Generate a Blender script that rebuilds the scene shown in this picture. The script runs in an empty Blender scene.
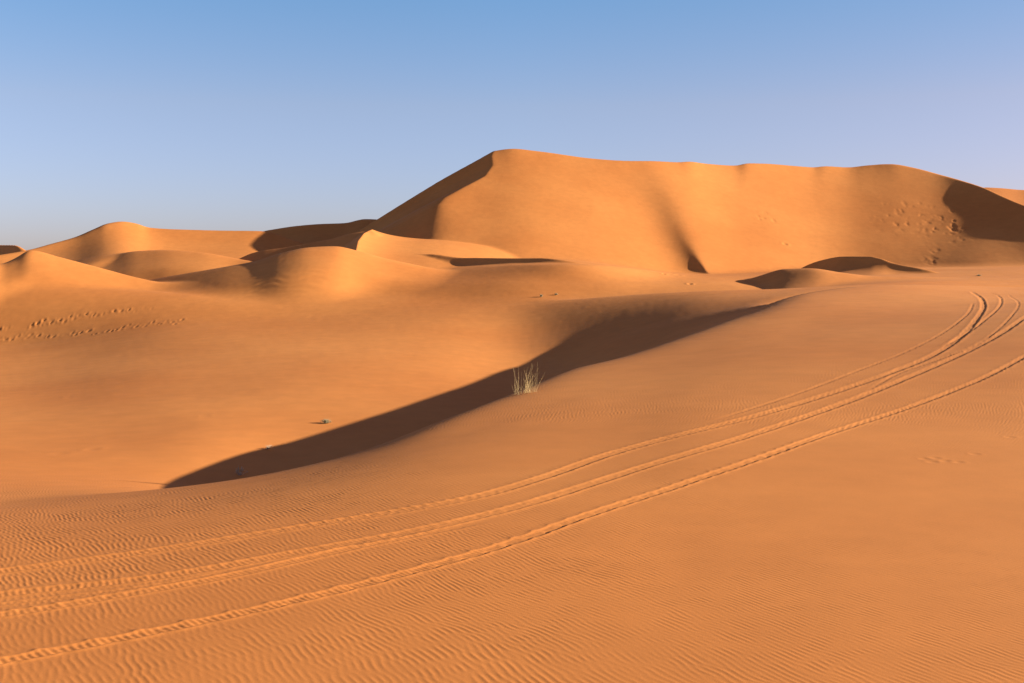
import bpy, math, random
import numpy as np

# ------------------------------------------------------------------ constants
FPX = 1100.0          # focal length in pixels of a 1024 px wide frame
CX, VH = 512.0, 262.0 # principal column, horizon row
DET = 1.0             # mesh step in pixels inside the frame
SUN_EL, SUN_AZ = 14.0, 87.0   # elevation; azimuth clockwise from +Y (the view direction)
rng = np.random.default_rng(7)
random.seed(7)
scene = bpy.context.scene
COL = scene.collection

# ------------------------------------------------------------------ maths helpers
def pchip_slopes(x, y):
    """x (k,n) y (k,n): monotone slopes along axis 0"""
    h = np.diff(x, axis=0); d = np.diff(y, axis=0) / h
    m = np.zeros_like(y)
    if len(x) > 2:
        w1 = 2 * h[1:] + h[:-1]; w2 = h[1:] + 2 * h[:-1]
        a, b = d[:-1], d[1:]
        ok = a * b > 0
        with np.errstate(divide='ignore', invalid='ignore'):
            hm = (w1 + w2) / (w1 / np.where(ok, a, 1) + w2 / np.where(ok, b, 1))
        m[1:-1] = np.where(ok, hm, 0)
    m[0], m[-1] = d[0], d[-1]
    return m

def pchip(x, y, q):
    x = np.asarray(x, float)[:, None]; y = np.asarray(y, float)[:, None]
    m = pchip_slopes(x, y)[:, 0]; x = x[:, 0]; y = y[:, 0]
    q = np.clip(q, x[0], x[-1])
    i = np.clip(np.searchsorted(x, q) - 1, 0, len(x) - 2)
    h = x[i + 1] - x[i]; t = (q - x[i]) / h
    return ((1 + 2 * t) * (1 - t) ** 2 * y[i] + t * (1 - t) ** 2 * h * m[i]
            + t * t * (3 - 2 * t) * y[i + 1] + t * t * (t - 1) * h * m[i + 1])

def gsmooth(vals, sig):
    """vals sampled on UF (1 px apart)"""
    if sig <= 0: return vals
    r = int(4 * sig) + 1
    k = np.exp(-0.5 * (np.arange(-r, r + 1) / sig) ** 2); k /= k.sum()
    return np.convolve(np.pad(vals, r, mode='edge'), k, 'valid')

UF = np.arange(-1100, 2101, 1.0)
def cols(pts, k, U, sig):
    p = sorted(pts)
    f = gsmooth(pchip([a[0] for a in p], [a[k] for a in p], UF), sig)
    return np.interp(U, UF, f)

def gsmooth_cols(vals, U, sig):
    return np.interp(U, UF, gsmooth(np.interp(UF, U, vals), sig))

def smax(a, b, k):
    h = np.clip(0.5 + 0.5 * (a - b) / k, 0, 1)
    return b + (a - b) * h + k * h * (1 - h)

def softplus(x, k):
    return 0.5 * (x + np.sqrt(x * x + k * k))

def sstep(a, b, x):
    t = np.clip((x - a) / (b - a), 0, 1)
    return t * t * (3 - 2 * t)

def zv(v, Y):
    return -(v - VH) * Y / FPX

# value noise (world space, smooth)
_perm = rng.random((256, 256))
def vnoise(x, y):
    xi = np.floor(x).astype(int); yi = np.floor(y).astype(int)
    fx = x - xi; fy = y - yi
    fx = fx * fx * fx * (fx * (fx * 6 - 15) + 10); fy = fy * fy * fy * (fy * (fy * 6 - 15) + 10)
    g = lambda i, j: _perm[i & 255, j & 255]
    return ((g(xi, yi) * (1 - fx) + g(xi + 1, yi) * fx) * (1 - fy)
            + (g(xi, yi + 1) * (1 - fx) + g(xi + 1, yi + 1) * fx) * fy) - 0.5

# ------------------------------------------------------------------ the terrain
def P(u, Y, v): return (u, Y, zv(v, Y))
def Zp(u, Y, z): return (u, Y, z)
BRINK = [(-400, 30, 520), (-100, 33, 511), (0, 35, 505), (100, 36, 495), (180, 37, 487), (250, 38.5, 478),
         (310, 40, 466), (380, 42.5, 447), (440, 46, 421), (520, 55.5, 393), (560, 63, 376), (640, 82, 341.5),
         (700, 97, 319.5), (760, 113, 302), (800, 123, 293), (840, 133, 288), (870, 140, 284.3), (940, 147, 285),
         (1024, 153, 288), (1150, 158, 288), (1500, 162, 288)]
BR = [P(u, Y, v) for u, Y, v in BRINK]
def past(u):   # (dY, dz) just beyond the brink
    return (float(np.interp(u, [0, 150, 250, 800, 870, 940], [5, 4, 2.5, 2.5, 2.5, 6])),
            float(np.interp(u, [0, 150, 250, 800, 870, 940], [.75, .85, 1.15, 1.1, .8, .3])))
ROWS = [
    [Zp(0, 3, -4.3), Zp(1, 3, -4.3)],
    [Zp(0, 14, -5.36), Zp(1024, 14, -5.36)],
    [Zp(-400, 22, -6.0), Zp(0, 23, -5.98), Zp(310, 24, -5.82), Zp(512, 25, -5.74), Zp(1024, 26, -5.70), Zp(1500, 26, -5.68)],
    [Zp(-400, 27, -6.8), Zp(0, 30, -6.85), Zp(180, 31, -6.7), Zp(310, 33, -6.5), Zp(440, 37, -6.2), Zp(520, 43, -6.15), Zp(640, 55, -5.95),
     Zp(760, 68, -5.2), Zp(870, 78, -4.5), Zp(1024, 86, -3.65), Zp(1200, 92, -3.0), Zp(1500, 100, -3.0)],
    BR,
    [(u, Y + past(u)[0], z - past(u)[1]) for u, Y, z in BR],
    [Zp(-400, 50, -9.6), Zp(0, 56, -10.4), Zp(180, 57, -10.9), Zp(310, 58, -11.8), Zp(440, 64, -11.6), Zp(520, 74, -11.4),
     Zp(560, 82, -11), Zp(640, 93, -9.9), Zp(700, 106, -8), Zp(760, 120, -5.9), Zp(800, 129, -5), Zp(840, 138, -4.3),
     Zp(870, 144, -3.9), Zp(940, 154, -3.9), Zp(1024, 160, -4.1), Zp(1500, 168, -4.3)],
    [Zp(-400, 84, -10.8), Zp(0, 85, -11.6), Zp(180, 86, -11.15), Zp(310, 92, -11.0), Zp(440, 100, -11.3), Zp(520, 112, -11.8),
     Zp(560, 118, -11.6), Zp(640, 122, -8.9), Zp(700, 128, -6.4), Zp(760, 135, -4.6), Zp(800, 140, -3.9), Zp(840, 144, -3.6),
     Zp(870, 150, -3.4), Zp(940, 160, -3.4), Zp(1024, 166, -3.5), Zp(1500, 172, -3.6)],
    [Zp(-400, 116, -12.6), Zp(0, 118, -12.2), Zp(180, 120, -10.8), Zp(310, 126, -10.2), Zp(440, 134, -10.0), Zp(520, 140, -10.4), Zp(560, 142, -9.5),
     Zp(640, 143, -6.9), Zp(700, 144, -5.05), Zp(760, 147, -4.2), Zp(800, 150, -3.8), Zp(840, 152.5, -3.5), Zp(870, 156.5, -3.3), Zp(940, 165, -3.2),
     Zp(1024, 171, -3.2), Zp(1500, 176, -3.2)],
    [Zp(-400, 150, -13), Zp(0, 152, -11.7), Zp(180, 156, -8.9), P(310, 160, 318), P(440, 165, 309), P(520, 168, 304),
     P(570, 168, 300), P(620, 166, 296), P(660, 163, 293), P(700, 160, 291), P(760, 158, 289.5), P(800, 160, 288),
     P(840, 161, 286), P(870, 163, 284), P(940, 170, 281), P(1024, 176, 280), P(1500, 180, 280)],
    [P(-400, 184, 280), P(0, 184, 280.5), P(60, 183, 284.5), P(130, 181, 290), P(200, 178.5, 294.5), P(250, 176, 298), P(440, 174, 300), Zp(520, 172, -5.7),
     Zp(570, 171, -5.8), Zp(620, 171, -5.6), Zp(700, 170, -5.2), Zp(760, 168, -5.4), Zp(840, 169, -3.7),
     Zp(870, 171, -3.3), Zp(940, 180, -2.8), Zp(1024, 184, -2.7), Zp(1500, 186, -2.7)],
    [Zp(-400, 200, -3.5), Zp(0, 200, -3.5), Zp(250, 190, -5.2), Zp(440, 186, -3.6), Zp(520, 182, -3.2), Zp(600, 181, -3.6),
     P(700, 190, 281), Zp(780, 186, -4.2), Zp(840, 188, -2.7), P(940, 192, 277), P(1024, 195, 275), Zp(1500, 195, -2.3)],
    [Zp(-400, 212, -4), Zp(250, 212, -4), Zp(385, 212, -1.6), Zp(430, 210, -1.3), Zp(470, 205, -.9), Zp(500, 200, -.6), Zp(568, 192, -.3),
     Zp(640, 200, -1.2), Zp(690, 208, -2.6), Zp(800, 212, -2.6), Zp(935, 212, -2.0), Zp(1024, 212, -1.4), Zp(1500, 212, -1.4)],
    [Zp(0, 240, -2.5), Zp(430, 240, 0), Zp(568, 240, .6), Zp(690, 240, -2.7), Zp(760, 240, -2.5), Zp(800, 240, -2), Zp(1024, 240, -1)],
    [Zp(0, 330, -1), Zp(1, 330, -1)],
    [Zp(0, 520, -4), Zp(1, 520, -4)],
    [Zp(0, 900, -8), Zp(1, 900, -8)],
    [Zp(0, 3200, -30), Zp(1, 3200, -30)],
]
RSIG = [0, 0, 90, 50, 34, 34, 34, 30, 24, 24, 18, 24, 18, 24, 0, 0, 0, 0]

def base(U, Yg):
    """U (n,), Yg (m,n) -> z (m,n)"""
    n = len(U)
    KY = np.array([cols(r, 1, U, s) for r, s in zip(ROWS, RSIG)])
    KZ = np.array([cols(r, 2, U, s) for r, s in zip(ROWS, RSIG)])
    M = np.array([gsmooth_cols(r, U, 26) for r in pchip_slopes(KY, KZ)])
    out = np.empty(Yg.shape)
    for j in range(n):
        x, y, m = KY[:, j], KZ[:, j], M[:, j]
        q = np.clip(Yg[:, j], x[0], x[-1])
        i = np.clip(np.searchsorted(x, q) - 1, 0, len(x) - 2)
        h = x[i + 1] - x[i]; t = (q - x[i]) / h
        out[:, j] = ((1 + 2 * t) * (1 - t) ** 2 * y[i] + t * (1 - t) ** 2 * h * m[i]
                     + t * t * (3 - 2 * t) * y[i + 1] + t * t * (t - 1) * h * m[i + 1])
    return out

def ridge(U, Yg, pts, sf, foot, sb=.35, r=.5, sig=2.0, rb=None, fsig=7, dd=6, reach=None):
    """a dune with a crest (u, v, Y), a concave lee/front face towards the viewer and a back slope"""
    Yc = cols([(a, c) for a, b, c in pts], 1, U, fsig)
    Zc = zv(cols([(a, b) for a, b, c in pts], 1, U, sig), Yc)
    zf = cols(foot, 1, U, sig) if isinstance(foot, list) else np.full(len(U), float(foot))
    H = np.maximum(Zc - zf, .05)
    d = Yc - Yg
    rb = r if rb is None else rb
    df = np.sqrt(np.maximum(d, 0) ** 2 + r * r) - r
    db = np.sqrt(np.maximum(-d, 0) ** 2 + rb * rb) - rb
    if reach is None: reach = 2.4 * H / sf + 2
    p = sorted(pts)
    out = np.maximum(p[0][0] - U, 0) + np.maximum(U - p[-1][0], 0)
    det = (Zc - gsmooth_cols(Zc, U, fsig)) * (np.exp(-(df + db) / dd) - 1)
    Hs = gsmooth_cols(H, U, fsig)
    return Zc + det - Hs * (1 - np.exp(-sf * df / Hs)) - sb * db - .3 * softplus(d - reach, 3) - .15 * out

BIG = [(300, 160, 290), (440, 152, 296), (495, 150.5, 300), (503, 149.3, 300.3), (512, 148.4, 300.6), (540, 151, 301), (590, 157, 300.5), (640, 160.5, 303),
       (678, 163, 307.7), (690, 162, 309.5), (704, 163.6, 311.6), (736, 165.6, 316.2), (747, 163.3, 317.7), (768, 163.8, 320.3), (800, 166.3, 324), (814, 167.4, 325.5), (824, 166.2, 326.5), (848, 167.4, 328.5),
       (870, 165, 329.3), (890, 164, 329), (915, 168, 326.3), (940, 174.5, 322), (965, 181.5, 314.2), (985, 188, 305), (1005, 197, 297),
       (1024, 205, 288), (1080, 222, 268), (1150, 245, 263), (1250, 275, 250)]

def terrain(U, Yg):
    X = (U - CX) * Yg / FPX
    z = base(U, Yg)
    global WHO
    WHO = np.zeros(Yg.shape, np.int8); cnt = [1]
    lab = np.zeros(Yg.shape, np.int8)      # 0 sand, 1 large dune, 2 far dunes, 3 dunes on the left
    def put(p, k, l=None):
        nonlocal z
        if l is not None: lab[p > z] = l
        WHO[p > z] = cnt[0]; cnt[0] += 1
        z = smax(p, z, k)
    # ---- dunes at the far left, nearest first
    put(ridge(U, Yg, [(-300, 268, 166), (-60, 264, 182), (0, 263.5, 187.5), (15, 258, 190), (30, 250, 194), (60, 257, 193), (90, 265, 192),
              (150, 280, 190), (200, 288.5, 188), (250, 296, 186), (300, 304, 184)], .40, -14, .4, 2, 3, fsig=10, reach=12), .7)
    put(ridge(U, Yg, [(40, 280, 242), (80, 261, 240), (110, 256, 241), (137, 251, 241.3), (165, 250, 240), (200, 252, 238), (240, 259, 234),
              (265, 264, 228), (300, 278, 225)], .3, -6, .3, 4, 3, reach=20), .5)
    put(ridge(U, Yg, [(-200, 290, 225), (-50, 262, 240), (30, 249.5, 253), (50, 244, 258), (75, 237, 263), (95, 228.5, 267.5), (107, 223.5, 270.5),
              (122, 221.3, 273.5), (135, 223, 274.5), (150, 227.5, 275), (200, 230, 277), (260, 231, 279), (300, 242, 280)], .42, -3, .35, 1.5, 2, fsig=10, reach=36), .5, 2)
    put(ridge(U, Yg, [(240, 250, 314), (262, 231.5, 312), (275, 229, 311), (295, 226, 309), (320, 224, 308),
              (345, 223, 308), (365, 219, 309), (400, 222, 309), (450, 245, 309)], .42, -3, .35, .8, 2), .5, 2)
    put(ridge(U, Yg, [(-300, 250, 520), (-100, 243, 470), (0, 245, 420), (15, 245, 412), (28, 251.5, 404), (50, 265, 395)], .5, -3, .3, 1, 2), .5, 2)
    put(ridge(U, Yg, [(215, 275, 246), (240, 258, 246), (255, 252, 245), (290, 246.5, 243), (330, 239, 240), (352, 233, 238), (370, 231, 237), (400, 250, 236)],
              .3, -2.5, .4, .6, 1.5, reach=12), .4)
    put(ridge(U, Yg, [(60, 300, 199), (120, 286, 199), (150, 279.5, 198.5), (190, 272.5, 197.5), (225, 266.5, 197), (255, 261, 198), (280, 253, 199), (310, 247, 201), (335, 246, 202.5),
              (360, 251, 204), (385, 258, 203), (430, 268, 201), (470, 280, 200)], .36, -8, .3, 6, 3, fsig=12, reach=17), 1.4)
    # ---- the large dune: a bowl-shaped face with a spur that has a shaded left flank
    G = ridge(U, Yg, BIG, .53, [(300, -70), (880, -70), (950, -30), (1024, -19), (1250, -19)], .4, .4, 3.0, 2, fsig=22, dd=7, reach=120)
    Xs = np.interp(Yg, [225, 240, 248, 255, 263.7, 268.5, 275, 283, 290, 296, 300, 310], [-21, -19, -18.2, -18.3, -18, -16.4, -12.2, -7, -5.2, -5.6, -4.9, -4])
    soft = np.interp(Yg, [240, 255, 266, 275], [4, 2.8, 1.2, .4])
    G = G - .56 * softplus(Xs - X, soft)
    G = G + 1.0 * np.exp(-((X - 42.5) / 13) ** 2) * sstep(322, 285, Yg)
    Xg = np.interp(Yg, [235, 241, 255, 268.5, 290, 305], [43.2, 42.7, 41.2, 40, 38.6, 38])
    A = np.interp(Yg, [232, 242, 252, 262, 280, 300, 313], [2.0, 1.95, 1.8, 1.7, 1.5, .7, 0])
    w = np.interp(Yg, [242, 268, 300], [6.5, 6.2, 7])
    ks = np.interp(Yg, [243, 250, 258, 270, 290], [.15, .9, 1.8, 3.2, 5])
    xg = softplus(Xg - X, ks)
    G = G - A * (xg / w) * np.exp(1 - xg / w)
    put(G, 1.2, 1)
    put(ridge(U, Yg, [(900, 230, 430), (960, 200, 430), (985, 187.3, 430), (1000, 188, 430), (1024, 190, 430), (1100, 190, 430), (1300, 230, 430), (1500, 270, 430)],
              .3, -5, .3, 2, reach=90), .5, 2)
    # ---- small bright mound with a knife-edge left side in front of the spur
    yr = [196, 205, 212, 222, 232, 240, 246, 256]
    ur = np.interp(Yg, yr, [351, 353, 356, 358, 364, 372, 375, 378])
    zr = np.interp(Yg, yr, [zv(275, 196), zv(256, 205), zv(250, 212), zv(241, 222), zv(233, 232), zv(229.3, 240), zv(231, 246), zv(245, 256)])
    xr = (ur - CX) * Yg / FPX
    dx = X - xr
    bm = zr - np.where(dx < 0, -.62 * dx, 2.4 * (1 - np.exp(-.42 * np.maximum(dx, 0) / 2.4)) + .03 * np.maximum(dx - 12, 0) * np.maximum(dx - 12, 0) / 4)
    bm = bm - .5 * np.maximum(200 - Yg, 0)
    put(bm, .35)
    put(ridge(U, Yg, [(350, 272, 226), (378, 257.5, 224), (400, 254.2, 221), (430, 254, 218), (465, 257.6, 213), (500, 257.6, 207), (540, 257.6, 202),
              (568, 260, 198), (600, 266, 196), (650, 287, 196)], .6, [(378, .8), (400, -.6), (430, -1.4), (470, -1.0), (500, -.6), (568, -.1)], .12, .3, 2.0, 1), .2)
    # ---- mid-ground dunes on the right
    put(ridge(U, Yg, [(780, 285, 238), (802, 267.3, 236), (820, 260.5, 232), (845, 256.3, 226), (870, 256.3, 221), (880, 258, 219), (895, 263, 215),
              (930, 270, 208), (960, 280, 203)], .6, -2.5, .15, .3, 1.5, 1), .2)
    put(ridge(U, Yg, [(690, 296, 203), (732, 284.5, 200), (760, 275.5, 197), (785, 268.8, 193.5), (810, 268.3, 190), (842, 272.5, 187), (874, 276, 186),
              (940, 277.5, 187), (1000, 284, 189)], .31, -6, .3, 4, 3, fsig=10), .4)
    return X, z, lab

# ---- mesh grid: columns at fixed azimuths, rows at growing distances
s = DET
UU = np.concatenate([np.arange(-1000, -300, 20), np.arange(-300, -240, 5), np.arange(-240, -90, 1.5), np.arange(-90, 1115, s), np.arange(1115, 1330, 5), np.arange(1330, 2001, 20)]).astype(float)
ys = [3.0]
while ys[-1] < 3200:
    y = ys[-1]
    if y < 12: st = .25
    elif y < 150: st = max((.6 if y < 42 else .85) * s * y * y / (7.2 * FPX), .02)
    elif y < 335: st = .5 * s
    elif y < 480: st = 1.5
    else: st = y * .02
    ys.append(y + st)
YY = np.array(ys)
Yg = np.repeat(YY[:, None], len(UU), 1)
X, Z, LAB = terrain(UU, Yg)
m, n = Z.shape
print('grid', m, n)
Vg = VH - FPX * Z / Yg

def ground_at(u, v):
    """first visible terrain point under a pixel (world x, y, z)"""
    j = int(np.argmin(abs(UU - u)))
    col = Vg[:, j]
    i = int(np.argmax(col <= v))
    if i == 0: i = 1
    t = (col[i - 1] - v) / max(col[i - 1] - col[i], 1e-9)
    t = min(max(t, 0), 1)
    y = YY[i - 1] + t * (YY[i] - YY[i - 1])
    return (u - CX) * y / FPX, y, -(v - VH) * y / FPX

def height(x, y):
    u = CX + FPX * x / y
    j = int(np.clip(np.searchsorted(UU, u) - 1, 0, n - 2)); i = int(np.clip(np.searchsorted(YY, y) - 1, 0, m - 2))
    a = (u - UU[j]) / (UU[j + 1] - UU[j]); b = (y - YY[i]) / (YY[i + 1] - YY[i])
    return float((Z[i, j] * (1 - a) + Z[i, j + 1] * a) * (1 - b) + (Z[i + 1, j] * (1 - a) + Z[i + 1, j + 1] * a) * b)

# ---- the near dune's crest is rounded where it climbs away from the viewer
sel = np.where((YY > 62) & (YY < 140))[0]
kr = np.exp(-.5 * (np.arange(-36, 37) / 11.0) ** 2); kr /= kr.sum()
blk = Z[sel[0] - 36: sel[-1] + 37]
bl_ = sum(kr[q] * blk[q:q + len(sel)] for q in range(73))
wgt = (sstep(545, 660, UU) * (1 - sstep(745, 815, UU)))[None, :] * (sstep(62, 72, YY[sel]) * (1 - sstep(125, 139, YY[sel])))[:, None]
Z[sel] = Z[sel] * (1 - wgt) + bl_ * wgt
# ---- broad, faint undulation
Z += .07 * vnoise(X / 9 + 31, Yg / 12 + 5) * sstep(14, 60, Yg) + .014 * vnoise(X / 2.3, Yg / 2.6) * sstep(20, 80, Yg)
Z += .010 * vnoise(X / .7 + 3, Yg / 1.1) * sstep(55, 110, Yg)

# ---- wind ripples on the near dune (narrow-band noise -> phase, so crests fork like real ripples)
def ripple_tile(N, size, lam, ang, sx, sa, seed):
    r = np.random.default_rng(seed)
    f = np.fft.fftfreq(N, size / N)
    kx, ky = np.meshgrid(f, f)
    ca, sa_ = math.cos(ang), math.sin(ang)
    a = kx * ca + ky * sa_; b = -kx * sa_ + ky * ca
    k0 = 1 / lam
    spec = np.exp(-.5 * ((a - k0) / (k0 * sx)) ** 2 - .5 * (b / (k0 * sa)) ** 2)
    w = np.fft.fft2(r.standard_normal((N, N)))
    c = np.fft.ifft2(w * spec)
    return c / np.sqrt((abs(c) ** 2).mean())
def sample(tile, size, x, y):
    N = tile.shape[0]
    fx = (x / size % 1) * N; fy = (y / size % 1) * N
    i = fx.astype(int); j = fy.astype(int); a = fx - i; b = fy - j
    i1 = (i + 1) % N; j1 = (j + 1) % N; i %= N; j %= N
    return (tile[j, i] * (1 - a) + tile[j, i1] * a) * (1 - b) + (tile[j1, i] * (1 - a) + tile[j1, i1] * a) * b

TS = 36.0
T1 = ripple_tile(1800, TS, .113, math.radians(31), .13, .17, 3)
near = (YY < 75)
nr = int(near.sum())
xs, yy = X[:nr], Yg[:nr]
wx = xs + .25 * vnoise(xs / 2.7, yy / 2.7); wy = yy + .25 * vnoise(xs / 2.7 + 50, yy / 2.7)
c = sample(T1, TS, wx, wy)
amp = np.minimum(abs(c), 1.3)
ph = np.angle(c)
prof = np.cos(ph + .35 * np.sin(ph))
patch = .85 + .6 * vnoise(xs / 5 + 9, yy / 7 + 2) + .5 * vnoise(xs / 1.7, yy / 2)
patch *= np.interp(UU, [0, 350, 700, 1024], [.95, 1.0, .85, .7])[None, :]
RIP = .0025 * np.interp(yy, [14, 20, 40], [1, 1.2, 1.8]) * prof * amp * np.clip(patch, .4, 1.2) * (1 - sstep(45, 70, yy))

# ---- vehicle tracks pressed into the sand
TRACKS = [  # (half width, depth, tread, pixels)
    (.17, .018, .007, [(-235, 603), (-90, 583), (0, 571), (149, 551), (298, 527), (398, 511), (470, 498), (540, 478), (612, 453), (741, 420), (832, 393), (871, 380), (929, 357), (962, 335),
                       (977, 318), (983, 306), (979, 297), (970, 291.5)]),
    (.10, .010, .004, [(700, 425), (790, 396), (860, 370), (905, 352), (945, 331), (966, 315), (973, 303)]),
    (.11, .013, .004, [(930, 352), (962, 336), (982, 322), (996, 310), (1001, 301), (996, 295), (985, 291.5)]),
    (.16, .018, .007, [(-235, 625), (-90, 606), (0, 594), (149, 578), (298, 552), (398, 534), (500, 511), (633, 470), (741, 438), (841, 404), (900, 381), (959, 355), (1003, 332), (1030, 314), (1075, 292)]),
    (.13, .017, .006, [(-235, 646), (-90, 626), (0, 615), (119, 595), (208, 580), (298, 560), (378, 542), (437, 531), (500, 518)]),
    (.09, .010, .005, [(860, 395), (900, 373), (940, 359), (973, 346), (996, 331), (1012, 315), (1018, 303), (1008, 295)]),
    (.125, .017, .009, [(-235, 703), (-90, 678), (0, 661), (89, 644), (178, 626), (298, 599.5), (382, 579), (441, 563), (500, 546), (590, 514), (676, 486), (762, 457), (827, 434), (880, 417),
                       (929, 400), (988, 376), (1030, 353), (1090, 320)]),
    (.07, .008, .003, [(-235, 636), (-90, 617), (0, 604), (149, 586), (298, 556)]),
]
def smooth_line(pix, step=.12):
    w = np.array([ground_at(u, v)[:2] for u, v in pix])
    t = np.r_[0, np.cumsum(np.hypot(*np.diff(w, axis=0).T))]
    q = np.arange(0, t[-1], step)
    a = np.c_[pchip(t, w[:, 0], q), pchip(t, w[:, 1], q)]
    k = np.ones(13) / 13
    a = np.c_[np.convolve(np.pad(a[:, 0], 6, 'reflect', reflect_type='odd'), k, 'valid'), np.convolve(np.pad(a[:, 1], 6, 'reflect', reflect_type='odd'), k, 'valid')]
    return a
DT = np.zeros_like(Z)          # displacement by tracks
MK = np.zeros_like(Z)          # how much the ripples are wiped out
nt = int((YY < 170).sum())
for ti, (hw, dep, tread, pix) in enumerate(TRACKS):
    a = smooth_line(pix)
    L = len(a); seg = 10
    D = np.full((nt, n), 9.0, np.float32); S = np.zeros((nt, n), np.float32)
    for i0 in range(0, L - 1, seg):
        pts = a[i0:i0 + seg + 1]
        if len(pts) < 2: continue
        x0, x1 = pts[:, 0].min() - .8, pts[:, 0].max() + .8; y0, y1 = pts[:, 1].min() - .8, pts[:, 1].max() + .8
        r0, r1 = np.searchsorted(YY, [y0, y1]); r1 = min(r1, nt)
        if r1 <= r0: continue
        um = CX + FPX * np.array([x0 / y0, x0 / y1, x1 / y0, x1 / y1])
        c0, c1 = np.searchsorted(UU, [um.min(), um.max()])
        if c1 <= c0: continue
        gx, gy = X[r0:r1, c0:c1], Yg[r0:r1, c0:c1]
        for i in range(len(pts) - 1):
            if i % 2 and i < len(pts) - 2: continue
            p, q = pts[i], pts[min(i + 2, len(pts) - 1)]
            d = q - p; l2 = (d ** 2).sum()
            t = np.clip(((gx - p[0]) * d[0] + (gy - p[1]) * d[1]) / l2, 0, 1)
            ex, ey = gx - p[0] - t * d[0], gy - p[1] - t * d[1]
            dist = np.hypot(ex, ey) * np.sign(d[0] * ey - d[1] * ex + 1e-12)
            blk = D[r0:r1, c0:c1]; sb = S[r0:r1, c0:c1]
            msk = abs(dist) < abs(blk)
            blk[msk] = dist[msk]; sb[msk] = ((i0 + i) * .12 + t * math.sqrt(l2))[msk]
    hw *= 1.3; near_ = abs(D) < 1.0
    d = D[near_].astype(float); sarc = S[near_].astype(float)
    px_, py_ = X[:nt][near_], Yg[:nt][near_]
    wob = .25 * vnoise(px_ / .8 + 17 * ti, py_ / .8)
    d = d + .03 * vnoise(px_ / .5, py_ / .5 + 9 * ti)
    e = abs(d)
    per = [.34, .28, .28, .36, .34, .28, .70, .3][ti]
    jit = np.clip(.75 + 1.0 * vnoise(sarc / 3.3 + 40 * ti, sarc * 0), .2, 1.3)
    cs = np.cos(2 * math.pi * (sarc / per + .12 * d / hw + .4 * vnoise(sarc / 1.6 + 5, sarc * 0) + .12 * vnoise(px_ / .2, py_ / .2)))
    lugw = 1.5 * np.exp(2.5 * (cs - 1)) - .5
    fine = np.cos(2 * math.pi * (sarc / .115 + .5 * vnoise(px_ / .3, py_ / .3)))
    tt = d / hw - (.24 if ti == 6 else .10) * lugw * jit
    prof_ = np.interp(tt, [-2.2, -1.75, -1.25, -.9, -.6, .6, 1.05, 1.5, 2.3], [0, .12, .62, -.75, -.8, -.25, .42, .15, 0])
    lug = 1.25 * tread * (lugw * jit * (np.exp(-((tt - .7) / .6) ** 2) - (.9 if ti == 6 else .15) * np.exp(-((tt + .85) / .4) ** 2)) + .3 * fine * np.exp(-(tt / .9) ** 4))
    grain = dep * .35 * vnoise(px_ / .11 + ti, py_ / .11) * np.exp(-(e / (hw * 1.8)) ** 2)
    dep = dep * 1.3
    rut = dep * (1 + wob) * prof_; berm = 0
    far = np.interp(py_, [20, 70, 120], [1, 1.35, 2.2])
    tot = L * .12
    tap = (sstep(0, 5, sarc) if pix[0][0] > 0 else 1) * (sstep(0, 3, tot - sarc) if pix[-1][0] < 1024 else 1)
    DT[:nt][near_] += (rut + berm + lug + grain) * far * tap
    MK[:nt][near_] = np.maximum(MK[:nt][near_], np.exp(-(e / (hw * 1.9)) ** 4))
Z[:nr] += RIP * (1 - MK[:nr])
Z += DT

# ---- footprints, scuffs and slumps elsewhere
def pit(u, v, rx, ry, dep, rim=.5):
    x, y, _ = ground_at(u, v)
    r0, r1 = np.searchsorted(YY, [y - 4 * ry, y + 4 * ry])
    du = 4 * rx * FPX / y
    c0, c1 = np.searchsorted(UU, [u - du - 8, u + du + 8])
    ex, ey = (X[r0:r1, c0:c1] - x) / rx, (Yg[r0:r1, c0:c1] - y) / ry
    q = ex * ex + ey * ey
    Z[r0:r1, c0:c1] += dep * (-np.exp(-q) + rim * np.exp(-(np.sqrt(q) - 1.5) ** 2 * 3))
def trail(pix, n_, jit, **kw):
    t = np.linspace(0, 1, n_)
    pu = np.interp(t, np.linspace(0, 1, len(pix)), [p[0] for p in pix]); pv = np.interp(t, np.linspace(0, 1, len(pix)), [p[1] for p in pix])
    for a, b in zip(pu, pv):
        f = rng.uniform(.05, 1.3)
        if rng.random() < .22: continue
        pit(a + rng.uniform(-2, 2), b + rng.uniform(-jit, jit), kw['rx'] * rng.uniform(.7, 1.4), kw['ry'] * rng.uniform(.7, 1.3), kw['dep'] * f)
trail([(-20, 331), (30, 325), (60, 320), (100, 314), (150, 309)], 48, 2.6, rx=.2, ry=.5, dep=.075)
trail([(-20, 341), (30, 336), (90, 333), (140, 325), (190, 321)], 44, 2.4, rx=.2, ry=.5, dep=.065)
def scuffed(u, v, ru, rv, amp, sx_, sy_, thr):
    x, y, _ = ground_at(u, v)
    Vn = VH - FPX * Z / Yg
    q = ((UU[None, :] - u) / ru) ** 2 + ((Vn - v) / rv) ** 2
    q = np.where(abs(Yg - y) < 60, q, 99)
    msk_ = np.exp(-q ** 1.5)
    nz = vnoise(X / sx_ + 3, Yg / sy_) + .5 * vnoise(X / sx_ * 2.1, Yg / sy_ * 2.1 + 7)
    return amp * msk_ * np.minimum(nz + thr, 0)
SC = scuffed(905, 217, 30, 16, .28, 1.4, 2.0, .2) + scuffed(950, 222, 28, 18, .34, 1.3, 2.2, .12) + scuffed(935, 258, 14, 12, .18, 1.4, 2.2, .15) \
    + scuffed(768, 215, 16, 7, .6, 1.3, 2.0, .25)
Z += SC
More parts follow.
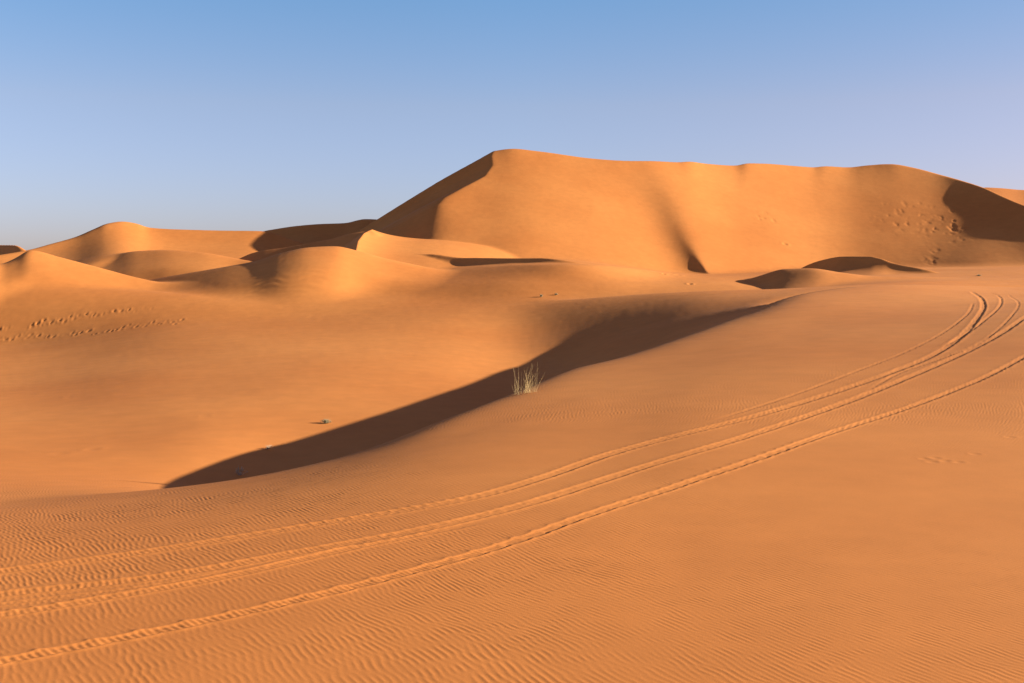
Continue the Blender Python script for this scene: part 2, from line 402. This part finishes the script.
for uu, vv in [(785, 244),  (664, 274), (672, 273.5), (678, 275), (690, 284), (935, 480 - 22), (925, 459), (946, 461), (958, 462),
               (932, 462), (975, 454), (1010, 437), (150, 362), (70, 396), (108, 437), (92, 449), (60, 453), (235, 436), (205, 416), (115, 487)]:
    near_fg = vv > 400 and uu > 800
    pit(uu, vv, .14 if near_fg else rng.uniform(.3, .6), .16 if near_fg else rng.uniform(.4, .7), .007 if near_fg else (rng.uniform(.1, .2) if vv < 300 else rng.uniform(.008, .025)))
# coarse ripples on the shoulder of the middle mound
ua = UU[None, :]
msk = np.exp(-((ua - 285) / 36) ** 4) * np.exp(-((Yg - ground_at(285, 281)[1]) / 4.5) ** 4)
Z += .09 * msk * np.sin(2 * math.pi * (Yg / 1.7 + .9 * vnoise(X / 4, Yg / 5) + X * .05)) * np.clip(.5 + 1.5 * vnoise(X / 3, Yg / 3), 0, 1)

# ------------------------------------------------------------------ materials
def new_mat(name):
    mt = bpy.data.materials.new(name); mt.use_nodes = True
    nt_ = mt.node_tree; nt_.nodes.clear()
    o = nt_.nodes.new('ShaderNodeOutputMaterial'); b = nt_.nodes.new('ShaderNodeBsdfPrincipled')
    nt_.links.new(b.outputs[0], o.inputs[0])
    return mt, nt_, b

def sand_material():
    mt, t, b = new_mat('sand')
    N, Lk = t.nodes.new, t.links.new
    geo = N('ShaderNodeNewGeometry')
    def noise(scale, detail, rough=.55):
        k = N('ShaderNodeTexNoise'); k.inputs['Scale'].default_value = scale; k.inputs['Detail'].default_value = detail
        k.inputs['Roughness'].default_value = rough; Lk(geo.outputs['Position'], k.inputs['Vector']); return k
    big, mid, fine = noise(.03, 4), noise(.6, 4), noise(38, 3, .7)
    r1 = N('ShaderNodeValToRGB'); Lk(big.outputs[0], r1.inputs[0])
    r1.color_ramp.elements[0].position = .35; r1.color_ramp.elements[0].color = SAND_A
    r1.color_ramp.elements[1].position = .65; r1.color_ramp.elements[1].color = SAND_B
    m1 = N('ShaderNodeMix'); m1.data_type = 'RGBA'; m1.blend_type = 'MULTIPLY'; m1.inputs[0].default_value = 1
    rm = N('ShaderNodeMapRange'); Lk(mid.outputs[0], rm.inputs[0]); rm.inputs[1].default_value = .3; rm.inputs[2].default_value = .7
    rm.inputs[3].default_value = .95; rm.inputs[4].default_value = 1.04
    Lk(r1.outputs[0], m1.inputs[6]); Lk(rm.outputs[0], m1.inputs[7])
    m2 = N('ShaderNodeMix'); m2.data_type = 'RGBA'; m2.blend_type = 'MULTIPLY'; m2.inputs[0].default_value = 1
    rf = N('ShaderNodeMapRange'); Lk(fine.outputs[0], rf.inputs[0]); rf.inputs[1].default_value = .25; rf.inputs[2].default_value = .75
    rf.inputs[3].default_value = .90; rf.inputs[4].default_value = 1.08
    Lk(m1.outputs[2], m2.inputs[6]); Lk(rf.outputs[0], m2.inputs[7])
    Lk(m2.outputs[2], b.inputs['Base Color'])
    b.inputs['Roughness'].default_value = .95
    b.inputs['Specular IOR Level'].default_value = .15
    bp = N('ShaderNodeBump'); bp.inputs['Strength'].default_value = .25; bp.inputs['Distance'].default_value = .006
    Lk(fine.outputs[0], bp.inputs['Height']); Lk(bp.outputs[0], b.inputs['Normal'])
    return mt
SAND_A = (.59, .215, .052, 1)
SAND_B = (.675, .268, .070, 1)
SAND = sand_material()

def plant_material(name, c1, c2):
    mt, t, b = new_mat(name)
    N, Lk = t.nodes.new, t.links.new
    geo = N('ShaderNodeNewGeometry')
    k = N('ShaderNodeTexNoise'); k.inputs['Scale'].default_value = 6; k.inputs['Detail'].default_value = 2
    Lk(geo.outputs['Position'], k.inputs['Vector'])
    r = N('ShaderNodeValToRGB'); r.color_ramp.elements[0].position = .38; r.color_ramp.elements[1].position = .62
    r.color_ramp.elements[0].color = (*c1, 1); r.color_ramp.elements[1].color = (*c2, 1)
    Lk(k.outputs[0], r.inputs[0]); Lk(r.outputs[0], b.inputs['Base Color'])
    b.inputs['Roughness'].default_value = .8
    return mt
STRAW = plant_material('straw', (.34, .25, .10), (.56, .42, .20))
DRY = plant_material('dry_twigs', (.50, .42, .30), (.68, .58, .44))
GREEN = plant_material('shrub_leaves', (.13, .115, .06), (.27, .23, .13))

# ------------------------------------------------------------------ terrain objects
def grid_mesh(name, quads):
    used = np.unique(quads)
    remap = np.zeros(m * n, np.int32); remap[used] = np.arange(len(used), dtype=np.int32)
    q = remap[quads]
    co = np.stack([X.ravel()[used], Yg.ravel()[used], Z.ravel()[used]], 1).astype(np.float32)
    me = bpy.data.meshes.new(name)
    me.vertices.add(len(co)); me.vertices.foreach_set('co', co.ravel())
    me.loops.add(q.size); me.loops.foreach_set('vertex_index', q.ravel())
    me.polygons.add(len(q)); me.polygons.foreach_set('loop_start', np.arange(0, q.size, 4, dtype=np.int32))
    me.update(calc_edges=True)
    me.polygons.foreach_set('use_smooth', np.ones(len(q), bool))
    me.materials.append(SAND)
    o = bpy.data.objects.new(name, me); COL.objects.link(o)
    return o

ii, jj = np.meshgrid(np.arange(m - 1), np.arange(n - 1), indexing='ij')
q0 = (ii * n + jj).ravel()
Q = np.stack([q0, q0 + 1, q0 + n + 1, q0 + n], 1)
brY = cols([(a, b) for a, b, c_ in BRINK], 1, UU, 34)
L4 = LAB.copy()
fgm = Yg < (brY + 6)[None, :]
L4[fgm] = 4
lf = L4[:-1, :-1].ravel()
def structure(o, label):
    o['kind'] = 'structure'; o['label'] = label
    return o
structure(grid_mesh('sand', Q[(lf == 0) | (lf == 3)]), 'orange sand of the basin and low dunes in the middle ground')
structure(grid_mesh('large_dune', Q[lf == 1]), 'tall orange dune with a bowl shaped face and shaded left flank')
structure(grid_mesh('far_dune', Q[lf == 2]), 'low orange dunes along the horizon behind the basin')
structure(grid_mesh('near_dune', Q[lf == 4]), 'rippled near dune crossed by curving tyre tracks')

# ------------------------------------------------------------------ plants
def blade_mesh(name, blades, mat):
    """blades: list of (points, radius): thin three-sided tapering stalks in one mesh"""
    vs, fs = [], []
    for pts, r in blades:
        st = len(vs); k = len(pts)
        for i, p in enumerate(pts):
            rr = r * (1 - .85 * i / (k - 1))
            for a in range(3):
                an = a * 2.094
                vs.append((p[0] + rr * math.cos(an), p[1] + rr * math.sin(an), p[2]))
        for i in range(k - 1):
            for a in range(3):
                b = (a + 1) % 3
                fs.append((st + i * 3 + a, st + i * 3 + b, st + i * 3 + 3 + b, st + i * 3 + 3 + a))
        fs.append((st + 2, st + 1, st)); fs.append((st + 3 * k - 3, st + 3 * k - 2, st + 3 * k - 1))
    me = bpy.data.meshes.new(name); me.from_pydata(vs, [], fs); me.materials.append(mat)
    for p in me.polygons: p.use_smooth = True
    o = bpy.data.objects.new(name, me); COL.objects.link(o)
    return o
def tag(o, label, cat, group=None):
    o['label'] = label; o['category'] = cat
    if group: o['group'] = group
    return o
def tuft(name, x, y, num, h, spread, lean, r, mat, upright=.0, droop=.25):
    z0 = height(x, y)
    bl = []
    for k in range(num):
        a = random.uniform(0, 6.283); d = spread * math.sqrt(random.random())
        bx, by = d * math.cos(a), .5 * d * math.sin(a)
        hh = h * random.uniform(.35, 1.0)
        ln = random.gauss(0, lean); ly = random.gauss(0, lean)
        ln += bx / max(spread, .01) * lean * upright
        zb = height(x + bx, y + by) - z0 - .06
        pts = []
        for i in range(6):
            t = i / 5
            pts.append((bx + hh * (ln * t + droop * ln * t * t), by + hh * (ly * t + droop * ly * t * t), zb + (hh + .06) * t * (1 - .12 * t * abs(ln))))
        bl.append((pts, r * random.uniform(.7, 1.2)))
    o = blade_mesh(name, bl, mat); o.location = (x, y, z0)
    return o
def bush(name, x, y, h, w, num, r, mat):
    """low dome of branching twigs"""
    z0 = height(x, y); bl = []
    for k in range(num):
        a = random.uniform(0, 6.283); el = random.uniform(.15, 1.3)
        L = random.uniform(.6, 1.0)
        dx, dy, dz = math.cos(a) * math.cos(el) * w * L, math.sin(a) * math.cos(el) * w * L, math.sin(el) * h * L
        pts = [(dx * t + random.gauss(0, .03 * w), dy * t + random.gauss(0, .03 * w), dz * t ** .8 + (0 if t else -.05)) for t in (0, .35, .7, 1)]
        bl.append((pts, r))
        for q in range(3):
            s_ = pts[random.choice((1, 2))]
            e = [(s_[0] + random.gauss(0, .22 * w) * t, s_[1] + random.gauss(0, .22 * w) * t, s_[2] + abs(random.gauss(0, .25 * h)) * t) for t in (0, .5, 1)]
            bl.append((e, r * .7))
    o = blade_mesh(name, bl, mat); o.location = (x, y, z0)
    return o

x, y, _ = ground_at(526, 396.5)
tag(tuft('grass_tuft', x, y + 1.5, 46, 1.5, .58, .26, .007, STRAW, .6), 'tall straw coloured grass tuft standing in the long dark shadow beyond the near dune', 'grass')
x, y, _ = ground_at(240, 475)
tag(bush('dry_shrub', x, y, .45, .6, 13, .028, DRY), 'small pale dry shrub in the narrow tip of the long shadow', 'shrub', 'small desert shrubs')
x, y, _ = ground_at(326, 423.5)
tag(bush('green_shrub', x, y, .36, .6, 60, .018, GREEN), 'small grey green shrub casting a long thin shadow on lit basin sand', 'shrub', 'small desert shrubs')
x, y, _ = ground_at(541, 297)
tag(bush('dark_shrub', x, y, .5, .5, 40, .03, GREEN), 'left one of two tiny dark shrubs on bright sand below the large dune', 'shrub', 'small desert shrubs')
x, y, _ = ground_at(556, 295)
tag(bush('dark_shrub', x, y, .4, .5, 34, .03, GREEN), 'right one of two tiny dark shrubs on bright sand below the large dune', 'shrub', 'small desert shrubs')
x, y, _ = ground_at(979, 276)
tag(bush('dark_shrub', x, y, .35, .8, 50, .03, GREEN), 'flat dark shrub on the sand at the right foot of the large dune', 'shrub', 'small desert shrubs')
x, y, _ = ground_at(268, 449)
tag(bush('dry_shrub', x, y, .3, .4, 20, .014, DRY), 'tiny dry shrub on lit basin sand just above the shadow tip', 'shrub', 'small desert shrubs')

# ------------------------------------------------------------------ camera, sun, sky
cam = bpy.data.cameras.new('camera'); co_ = bpy.data.objects.new('camera', cam); COL.objects.link(co_)
co_.location = (0, 0, 0); co_.rotation_euler = (math.radians(90), 0, 0)
cam.sensor_width = 36; cam.lens = 36 * FPX / 1024
cam.shift_y = -(341.5 - VH) / 1024
cam.clip_start = .1; cam.clip_end = 20000
scene.camera = co_

el, az = math.radians(SUN_EL), math.radians(SUN_AZ)
sd = bpy.data.lights.new('sun', 'SUN'); so = bpy.data.objects.new('sun', sd); COL.objects.link(so)
sd.energy = 5.0; sd.angle = math.radians(.55); sd.color = (1.0, .86, .68)
from mathutils import Vector
sv = Vector((math.sin(az) * math.cos(el), math.cos(az) * math.cos(el), math.sin(el)))
so.rotation_euler = sv.to_track_quat('Z', 'Y').to_euler()
so.location = (60, 0, 60)

wd = bpy.data.worlds.new('World'); scene.world = wd; wd.use_nodes = True
t = wd.node_tree; bg = t.nodes['Background']
sky = t.nodes.new('ShaderNodeTexSky'); sky.sky_type = 'NISHITA'; sky.sun_disc = False
sky.sun_elevation = el; sky.sun_rotation = az
sky.altitude = 300; sky.air_density = 1.0; sky.dust_density = .6; sky.ozone_density = 2.0
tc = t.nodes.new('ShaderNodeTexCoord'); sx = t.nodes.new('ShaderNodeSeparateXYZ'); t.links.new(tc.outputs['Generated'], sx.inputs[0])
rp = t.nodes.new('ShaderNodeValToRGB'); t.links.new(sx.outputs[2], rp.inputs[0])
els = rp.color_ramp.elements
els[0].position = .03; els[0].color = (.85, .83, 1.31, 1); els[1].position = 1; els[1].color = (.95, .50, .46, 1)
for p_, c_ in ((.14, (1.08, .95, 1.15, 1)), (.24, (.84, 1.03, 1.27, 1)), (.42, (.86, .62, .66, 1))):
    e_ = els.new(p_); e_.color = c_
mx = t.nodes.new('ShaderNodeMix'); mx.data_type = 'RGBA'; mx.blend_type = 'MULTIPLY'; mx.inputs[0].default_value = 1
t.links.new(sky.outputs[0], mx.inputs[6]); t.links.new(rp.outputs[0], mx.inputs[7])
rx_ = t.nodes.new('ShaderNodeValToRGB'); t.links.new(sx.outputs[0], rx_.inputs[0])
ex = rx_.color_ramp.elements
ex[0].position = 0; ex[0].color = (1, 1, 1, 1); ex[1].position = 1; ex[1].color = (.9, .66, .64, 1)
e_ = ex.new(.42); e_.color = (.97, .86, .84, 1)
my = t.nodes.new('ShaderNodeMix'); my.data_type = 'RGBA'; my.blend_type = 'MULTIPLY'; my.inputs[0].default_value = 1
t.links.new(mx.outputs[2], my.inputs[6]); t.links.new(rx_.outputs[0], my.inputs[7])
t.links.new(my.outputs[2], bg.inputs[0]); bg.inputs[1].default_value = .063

vs = scene.view_settings
vs.view_transform = 'Standard'; vs.look = 'None'; vs.gamma = 1; vs.use_curve_mapping = False
vs.exposure = 1.29
scene.cycles.max_bounces = 5
